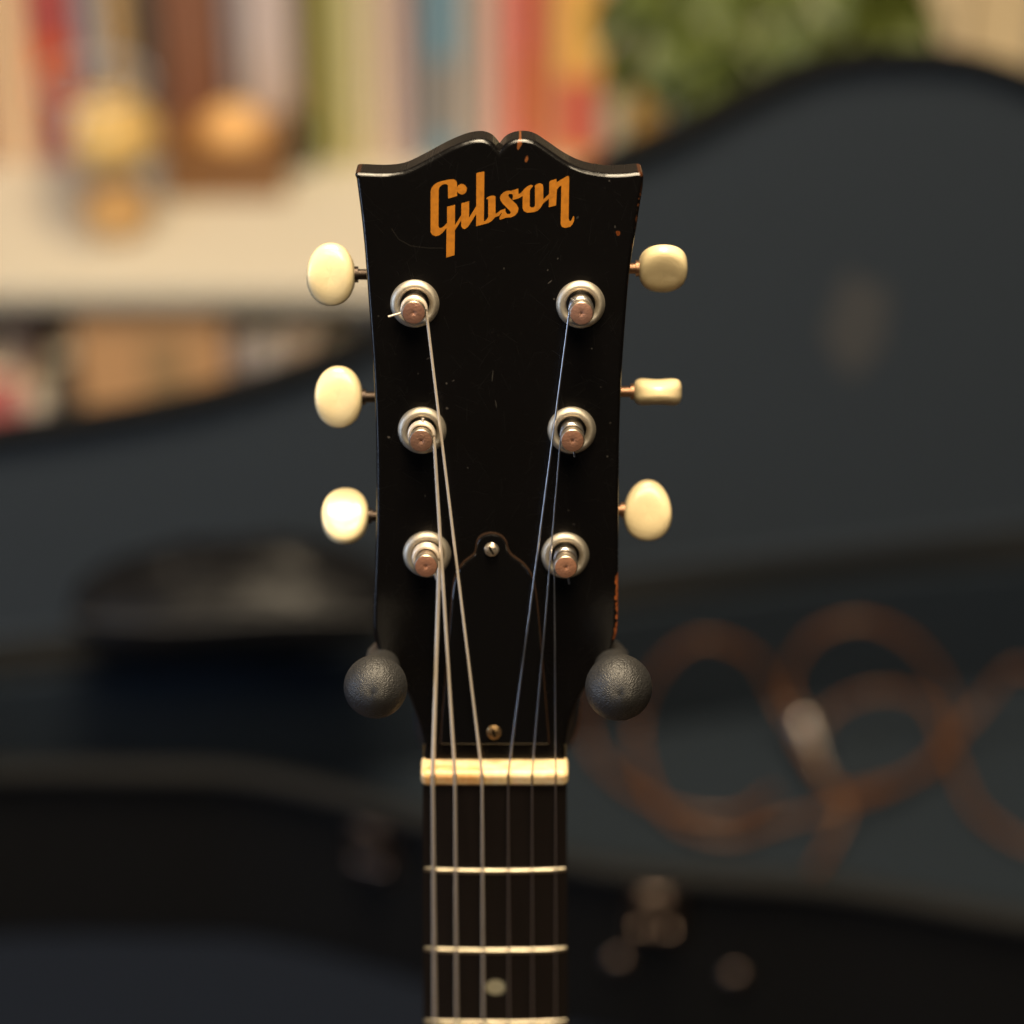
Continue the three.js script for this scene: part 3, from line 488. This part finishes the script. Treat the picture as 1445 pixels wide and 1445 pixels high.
function loftY(sect, ys) { // sections: closed list of [x, z] at each y
  const rows = ys.map(sect), n = rows[0].length, pos = [], idx = [];
  rows.forEach((r, j) => r.forEach(([x, z]) => pos.push(x, ys[j], z)));
  for (let j = 0; j < ys.length - 1; j++) for (let i = 0; i < n; i++) { const a = j * n + i, b = j * n + (i + 1) % n; idx.push(a, a + n, b, b, a + n, b + n); }
  for (const [j, f] of [[0, 1], [ys.length - 1, -1]]) { const c = pos.length / 3; pos.push(0, ys[j], rows[j].reduce((s, p) => s + p[1], 0) / n); for (let i = 0; i < n; i++) { const a = j * n + i, b = j * n + (i + 1) % n; f > 0 ? idx.push(c, a, b) : idx.push(c, b, a); } }
  const g = new THREE.BufferGeometry(); g.setAttribute('position', new THREE.Float32BufferAttribute(pos, 3)); g.setIndex(idx);
  const u = new Float32Array(pos.length / 3 * 2); for (let i = 0; i < u.length / 2; i++) { u[i * 2] = pos[i * 3] / 0.05; u[i * 2 + 1] = pos[i * 3 + 1] / 0.05; } g.setAttribute('uv', new THREE.BufferAttribute(u, 2));
  return toCreasedNormals(g, 0.6);
}
const rosewood = std(LIN(0.0085, 0.0055, 0.0045), 0.45, 0, { map: rep(noiseTex(256, [60, 3], 41, 3, (v) => 0.35 + 0.9 * v), 1, 0.6), bumpMap: rep(streak, 1, 0.3), bumpScale: 0.0001 });
const fretMetal = std(LIN(0.62, 0.55, 0.41), 0.33, 1), pearl = std(LIN(0.46, 0.42, 0.28), 0.35);
const fb = part('fretboard', loftY((y) => { const w = taper(y), o = []; for (let i = 0; i <= 16; i++) { const x = -w + 2 * w * i / 16; o.push([x, crown(x)]); } o.push([w, -0.0055], [-w, -0.0055]); return o; }, [0.0001, -0.12, -0.24, -LEN]), rosewood, guitar);
const SCALE = 0.602, fretY = (n) => -SCALE * (1 - Math.pow(2, -n / 12));
for (let n = 1; n <= 14; n++) {
  const y = fretY(n), w = taper(y) - 0.0005, pts = []; for (let i = 0; i <= 12; i++) { const x = -w + 2 * w * i / 12; pts.push(V(x, y, crown(x) + (i === 0 || i === 12 ? -0.0006 : -0.00005))); }
  const g = new THREE.TubeGeometry(new THREE.CatmullRomCurve3(pts), 30, 0.00092, 10); part('fret', g, fretMetal, fb);
}
for (const [n, xs] of [[3, [0]], [5, [0]], [7, [0]], [9, [0]], [12, [-0.009, 0.009]]]) for (const x of xs) part('inlay_dot', new THREE.CylinderGeometry(0.0031, 0.0031, 0.001, 32).rotateX(Math.PI / 2).translate(x, (fretY(n) + fretY(n - 1)) / 2, crown(x) - 0.00044), pearl, fb);
part('neck', loftY((y) => { const w = taper(y) + 0.0001, o = []; for (let i = 0; i <= 18; i++) { const a = Math.PI * i / 18; o.push([w * Math.cos(a), -0.0056 - (0.015 - y * 0.006) * Math.pow(Math.sin(a), 0.8)]); } return o; }, [0.010, 0, -0.12, -0.24, -LEN]), blackPaint, guitar);
{ // body, below the picture
  const half = [[0, -0.34], [0.06, -0.345], [0.115, -0.38], [0.128, -0.43], [0.112, -0.50], [0.105, -0.54], [0.13, -0.61], [0.172, -0.69], [0.165, -0.77], [0.11, -0.835], [0, -0.845]], r = spline2(half, 60), s = new THREE.Shape([...r, ...r.slice(1, -1).reverse().map((p) => new THREE.Vector2(-p.x, p.y))]);
  part('body', toCreasedNormals(new THREE.ExtrudeGeometry(s, { depth: 0.08, bevelEnabled: true, bevelThickness: 0.004, bevelSize: 0.004, bevelSegments: 3, curveSegments: 8 }).translate(0, 0, -0.0965), 0.6), blackPaint, guitar);
}
// strings: post -> nut -> down the neck
NUT_X.forEach((px, k) => {
  const T = TUNERS[nutOf[k]], c = hp(T.ring[0], T.ring[1], 0.0014), r = STR_R[k];
  const a = V(c.x - T.s * (0.0030 + r), c.y - 0.0006, T.leave).applyMatrix4(hLocal);
  const xs = onDepth(px, 1080, 0.0025).x, nb = V(xs, 0.0053, 0.00215 + r * 0.6), nf = V(xs, 0.0008, 0.00245 + r * 0.6), end = V(xs * 1.22, -LEN - 0.13, 0.0062);
  part('string', merge([rod(a, nb, r, 10), rod(nb, nf, r, 10), rod(nf, end, r, 10), new THREE.SphereGeometry(r, 8, 6).translate(nb.x, nb.y, nb.z), new THREE.SphereGeometry(r, 8, 6).translate(nf.x, nf.y, nf.z)]), k < 3 ? woundMetal : plainMetal, guitar);
});

// ---------------------------------------------------------------- hanging stand
{
  const t = thing('guitar_stand', 'black floor stand with foam tipped yoke holding the guitar', 'guitar stand', V(0, 0, -0.1));
  const rubber = std(LIN(0.013, 0.0128, 0.013), 0.52, 0, { bumpMap: rep(noiseTex(512, [60, 60], 21, 2), 2, 1.5), bumpScale: 0.0002 });
  const paint = std(LIN(0.02, 0.02, 0.021), 0.4), o = t.position;
  const L = (v) => v.clone().sub(o);
  const yokeC = V(0, 1.035, -0.1);
  for (const [px, py, s, R] of [[530, 969, -1, 0.0091], [873, 970, 1, 0.0096]]) {
    const b = onDepth(px, py, 0.011), back = V(-s * 0.03, -Math.sin(24 * D2R), -Math.cos(24 * D2R)).normalize(), e = b.clone().addScaledVector(back, 0.040);
    part('arm', tube([L(e.clone().addScaledVector(back, -0.014)), L(e), L(e.clone().add(V(-s * 0.010, -0.006, -0.012))), L(V(s * 0.018, yokeC.y + 0.002, -0.075)), L(yokeC)], 0.005, 40, 12), paint, t);
    const prof = spline2([[0, R * 0.985], [R * 0.2, R * 0.985], [R * 0.5, R * 0.86], [R * 0.82, R * 0.55], [R * 0.985, R * 0.1], [R * 0.92, -R * 0.4], [R * 0.72, -R * 0.85], [R * 0.58, -R * 1.5], [R * 0.56, -0.034], [R * 0.54, -0.036], [0.004, -0.036]], 60).map((p) => [p.x, p.y]);
    const g = lathe(prof, 48).applyQuaternion(new THREE.Quaternion().setFromUnitVectors(V(0, 1, 0), back.clone().negate()));
    part('foam_pad', g.translate(...L(b).toArray()), rubber, t);
  }
  part('yoke_block', box(0.034, 0.03, 0.024, 0, yokeC.y, 0, 0.005), paint, t);
  part('pole', rod(V(0, 0.05, 0), V(0, yokeC.y - 0.01, 0), 0.0095, 20), paint, t);
  for (const a of [0.5, 2.6, 4.7]) part('leg', tube([V(0, 0.16, 0), V(Math.sin(a) * 0.12, 0.1, Math.cos(a) * 0.12), V(Math.sin(a) * 0.3, 0.012, Math.cos(a) * 0.3)], 0.009, 24, 10), paint, t);
}
renderer.render(scene, camera);
